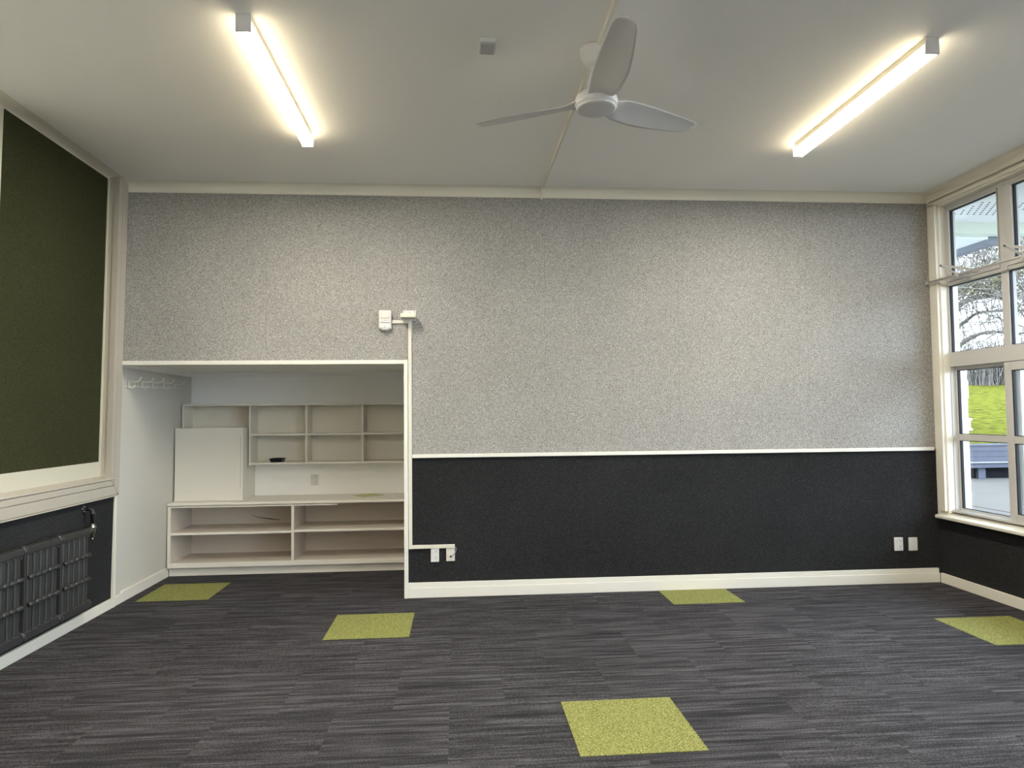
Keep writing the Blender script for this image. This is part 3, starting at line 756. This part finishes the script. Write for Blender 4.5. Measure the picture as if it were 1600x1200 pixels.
# trees ------------------------------------------------------------------
def twig_tree(mb_t, mb_f, base, h, seed, spread=.6, levels=4, r0=.16, lean=(0, 0), kids=(5, 6, 6, 5), tip=None):
    rnd = random.Random(seed)
    def grow(p, d, L, r, lev):
        n = 5 if lev < 2 else 3
        pts = [p]; dd = d.copy(); q = p.copy()
        for i in range(n):
            dd = (dd + Vector((rnd.uniform(-1, 1), rnd.uniform(-1, 1), rnd.uniform(-.4, .9)))*(.13 if lev == 0 else .22)).normalized()
            q = q + dd*(L/n); pts.append(q.copy())
        rs = [r*(1-.75*i/n) for i in range(n+1)]
        (mb_t if lev < 2 else mb_f).tube(pts, rs, 6 if lev < 2 else 3, cap=False)
        if lev >= levels-1: return
        for c in range(kids[lev]):
            t = rnd.uniform(.25, 1) if lev else rnd.uniform(.28, 1)
            i = min(n-1, int(t*n)); f = t*n-i
            a = pts[i].lerp(pts[i+1], f)
            ang = rnd.uniform(0, 2*PI); side = Vector((math.cos(ang), math.sin(ang), 0))
            side = (side - side.project(dd)).normalized()
            nd = (dd*(1-spread) + side*spread + Vector((0, 0, .12))).normalized()
            grow(a, nd, L*rnd.uniform(.42, .62), rs[i]*.52, lev+1)
    grow(Vector(base), Vector((lean[0], lean[1], 1)).normalized(), h, r0, 0)
    return mb_t, mb_f

# the spreading tree by the bank: trunk out of sight behind the frame, branches arching to the right
def place(px_x, d):                                   # a point d metres from the room corner line of sight
    return (2.4+math.sin(px_x)*d, -5.04+math.cos(px_x)*d)
bt = empty('spreading_tree', (14.6, 11.7, .7), 'large bare spreading tree with arching branches just beyond the window', 'tree')
T, F = MB(), MB()
rnd = random.Random(5)
T.tube([(14.6, 11.7, .6), (14.65, 11.6, 1.8), (14.5, 11.6, 3.0), (14.4, 11.5, 4.4), (14.5, 11.4, 6.2), (14.4, 11.6, 9.5)], [.36, .28, .25, .20, .14, .04], 10, cap=False)
FT = []                                              # twigs gathered as plain vertex/face lists, three-sided
FV, FF = [], []
def straw(pts, rs):
    base = len(FV)
    for i, p in enumerate(pts):
        d = (pts[min(i+1, len(pts)-1)]-pts[max(i-1, 0)]).normalized()
        a = d.orthogonal().normalized(); b_ = d.cross(a)
        for k in range(3):
            q = 2*PI*k/3; FV.append(p + rs[i]*(math.cos(q)*a + math.sin(q)*b_))
    for i in range(len(pts)-1):
        for k in range(3): FF.append((base+3*i+k, base+3*i+(k+1) % 3, base+3*i+3+(k+1) % 3, base+3*i+3+k))
def rv(z0=-1, z1=1): return Vector((rnd.uniform(-1, 1), rnd.uniform(-1, 1), rnd.uniform(z0, z1)))
def branchlet(p, d, L, r, lev):
    q1 = p+d*L*.5+rv()*L*.06; q2 = q1+(d+rv(-.3, .7)*.35).normalized()*L*.5
    straw([p, q1, q2], [r, r*.75, r*.4])
    if lev == 0: return
    for _ in range((0, 4, 6)[lev]):
        t = rnd.uniform(.2, 1); a = p.lerp(q1, t*2) if t < .5 else q1.lerp(q2, t*2-1)
        branchlet(a, (d*.55+rv(-.5, 1)*.8).normalized(), L*rnd.uniform(.35, .65), r*.6, lev-1)
def limb(pts, r, dens=1):
    pts = [Vector(p) for p in pts]; out = []
    for i in range(len(pts)-1):
        a, b = pts[i], pts[i+1]; pa = pts[i-1] if i else a; pb = pts[i+2] if i+2 < len(pts) else b
        for k in range(6):
            t = k/6; out.append(.5*((2*a)+(b-pa)*t+(2*pa-5*a+4*b-pb)*t*t+(3*a-pa-3*b+pb)*t**3))
    out.append(pts[-1]); n = len(out)
    T.tube(out, [r*(1-.7*i/(n-1)) for i in range(n)], 8, cap=False)
    for i in range(1, n):
        for _ in range(dens):
            d = (out[min(i+1, n-1)]-out[i-1]).normalized()
            branchlet(out[i].lerp(out[i-1], rnd.random()), (d*.5+rv(-.35, 1)*.8).normalized(), rnd.uniform(.7, 1.7), max(.010, r*.2), 2)
limb([(14.6, 11.6, 1.7), (14.5, 11.1, 2.55), (14.5, 10.5, 2.95), (14.5, 10.0, 3.08), (14.5, 9.5, 3.07), (14.4, 8.9, 2.95), (14.2, 8.0, 2.9)], .065)
limb([(14.5, 11.6, 2.5), (14.5, 11.1, 3.1), (14.5, 10.4, 3.45), (14.5, 10.0, 3.57), (14.5, 9.3, 3.52), (14.4, 8.5, 3.42), (14.2, 7.6, 3.5)], .055)
limb([(14.5, 11.6, 3.1), (14.5, 11.1, 3.65), (14.5, 10.4, 3.92), (14.5, 9.8, 3.93), (14.5, 9.2, 3.82), (14.4, 8.5, 3.72), (14.2, 7.5, 3.8)], .085, 2)
limb([(14.45, 11.5, 3.8), (14.7, 11.0, 4.25), (14.9, 10.3, 4.62), (14.9, 9.6, 4.78), (14.9, 9.0, 4.75), (14.8, 8.2, 4.8)], .06, 2)
limb([(14.4, 11.5, 4.3), (14.2, 11.0, 4.8), (14.1, 10.4, 5.12), (14.1, 9.7, 5.2), (14.0, 8.9, 5.12), (13.9, 8.0, 5.2)], .065, 2)
limb([(14.45, 11.4, 4.9), (14.8, 10.8, 5.5), (15.0, 10.0, 5.9), (15.1, 9.2, 6.0), (15.1, 8.2, 6.1)], .06, 2)
limb([(14.5, 11.4, 5.8), (14.2, 10.8, 6.5), (14.1, 10.0, 7.0), (14.0, 9.0, 7.2)], .06, 1)
limb([(14.5, 11.6, 2.9), (14.7, 12.3, 3.9), (14.9, 13.1, 4.6), (15.1, 14.2, 5.0)], .08, 1)
limb([(14.5, 11.5, 4.4), (13.6, 11.9, 5.3), (12.8, 12.4, 6.0), (12.0, 12.8, 6.4)], .07, 1)
def lists_to_mb(V_, F_):
    me = bpy.data.meshes.new('tmp'); me.from_pydata([tuple(v) for v in V_], [], F_)
    m_ = MB(); m_.bm.from_mesh(me); bpy.data.meshes.remove(me); return m_
build('trunk', T, M['bark'], bt); build('twigs', lists_to_mb(FV, FF), M['twig'], bt)
LV, LF = [], []
for i in range(5200):
    t = rnd.random(); c = Vector((14.5+rnd.gauss(0, .35), 11.0-3.0*t, 4.02+abs(rnd.gauss(0, .30))+.15*math.sin(t*9)))
    u = rv().normalized(); v = u.orthogonal().normalized(); s_ = rnd.uniform(.018, .042); b_ = len(LV)
    LV += [c+u*s_, c+v*s_*.6, c-u*s_, c-v*s_*.6]; LF.append((b_, b_+1, b_+2, b_+3))
build('leaves', lists_to_mb(LV, LF), M['leafy'], bt, label='sparse yellowish leaves')

protos = []
for s in range(3):
    T, F = MB(), MB(); twig_tree(T, F, (0, 0, 0), 9.5+s, 20+s, spread=(.42, .55, .36)[s], r0=.12, kids=(9, 8, 7, 5))
    protos.append((T, F))
spots = [(20.0, 34.0, 0), (28.5, 33.5, 1), (36.5, 33.0, 2), (24.5, 43.0, 2), (34.0, 43.5, 0), (44.0, 41.0, 1), (46.0, 30.0, 0), (52.0, 37.0, 2), (14.5, 42.0, 1)]
nm = ['bare winter tree standing on top of the grassy bank', 'bare open-crowned winter tree along the top of the bank', 'slender upright bare tree along the top of the bank']
pt = {}
for x, y, k in spots:
    if k not in pt:
        T, F = protos[k]
        e = empty('bare_tree', (0, 0, 0), nm[k], 'tree', nm[k].replace('tree', 'trees'))
        build('trunk', T, M['bark'], e); build('twigs', F, M['twig'], e)
        pt[k] = e
    else: e = copy_tree(pt[k])
    e.location = (x, y, bank(x, y)-.05); e.rotation_euler = (0, 0, x*7.1); sc_ = .85+.3*((x*13.7) % 1); e.scale = (sc_, sc_, sc_*1.15)
def shrub(seed):
    rr = random.Random(seed); m_ = MB()
    for i in range(560):
        a = rr.uniform(0, 2*PI); b = rr.uniform(0, .35); p = Vector((rr.uniform(-1.35, 1.35), rr.gauss(0, .3), 0))
        d = Vector((math.cos(a)*b, math.sin(a)*b, 1)).normalized(); L = rr.uniform(.9, 2.2)
        q = p+d*L*.5+Vector((rr.gauss(0, .1), rr.gauss(0, .1), 0)); e_ = p+d*L+Vector((rr.gauss(0, .2), rr.gauss(0, .2), 0))
        m_.tube([p, q, e_], [.022, .016, .008], 3, cap=False)
        for _ in range(3):
            t = q.lerp(e_, rr.random()); m_.tube([t, t+Vector((rr.gauss(0, .25), rr.gauss(0, .25), rr.uniform(0, .4)))], [.010, .005], 3, cap=False)
    return m_
s0 = None
for k in range(12):
    x = 15.5+k*2.75; y = 25.9+((k*37) % 10)*.03
    if s0 is None: s0 = s = build('bare_shrub', shrub(3), M['shrub'], loc=(0, 0, 0), label='dry brown leafless shrub in the row behind the crest of the bank', cat='shrub', group='dry shrubs behind the bank')
    else: s = s0.copy(); COL.objects.link(s)
    s.location = (x, y, bank(x, y)-.1); s.rotation_euler = (0, 0, PI*(k % 2)); s.scale = (1.0, 1.0, .8+.5*((k*29) % 7)/7)

# ------------------------------------------------------------------ sky, camera, view
wd_ = bpy.data.worlds.new('overcast_sky'); SC.world = wd_; wd_.use_nodes = True
nt = wd_.node_tree; bg = nt.nodes['Background']; L = nt.links
tc = N(nt, 'ShaderNodeTexCoord'); no = N(nt, 'ShaderNodeTexNoise'); no.inputs['Scale'].default_value = 2.2; no.inputs['Detail'].default_value = 5
L.new(tc.outputs['Generated'], no.inputs['Vector'])
mx = N(nt, 'ShaderNodeMix', data_type='RGBA'); mx.inputs[6].default_value = (.60, .76, 1, 1); mx.inputs[7].default_value = (.80, .90, 1, 1)
L.new(no.outputs['Fac'], mx.inputs[0]); L.new(mx.outputs[2], bg.inputs['Color']); bg.inputs['Strength'].default_value = 8.2

cam = bpy.data.cameras.new('camera'); co = bpy.data.objects.new('camera', cam); COL.objects.link(co)
f, yaw, pitch, roll = 1074.5, .0781335, .0457481, -.0100125
cam.sensor_fit = 'HORIZONTAL'; cam.sensor_width = 36; cam.lens = f/1600*36; cam.clip_start = .05; cam.clip_end = 300
fw = Vector((math.sin(yaw)*math.cos(pitch), math.cos(yaw)*math.cos(pitch), math.sin(pitch)))
r0 = Vector((math.cos(yaw), -math.sin(yaw), 0)); u0 = r0.cross(fw)
r = math.cos(roll)*r0 + math.sin(roll)*u0; u = -math.sin(roll)*r0 + math.cos(roll)*u0
mw = Matrix(((r.x, u.x, -fw.x, 2.39836), (r.y, u.y, -fw.y, -5.03579), (r.z, u.z, -fw.z, 1.29512), (0, 0, 0, 1)))
co.matrix_world = mw; SC.camera = co

SC.view_settings.view_transform = 'Standard'; SC.view_settings.look = 'None'; SC.view_settings.gamma = 1.0
SC.view_settings.use_curve_mapping = False; SC.view_settings.exposure = 0.5
SC.cycles.max_bounces = 12; SC.cycles.diffuse_bounces = 6; SC.cycles.transparent_max_bounces = 16
SC.cycles.caustics_reflective = False; SC.cycles.caustics_refractive = False
for o in bpy.data.objects:
    if '_w' in o.keys(): del o['_w']
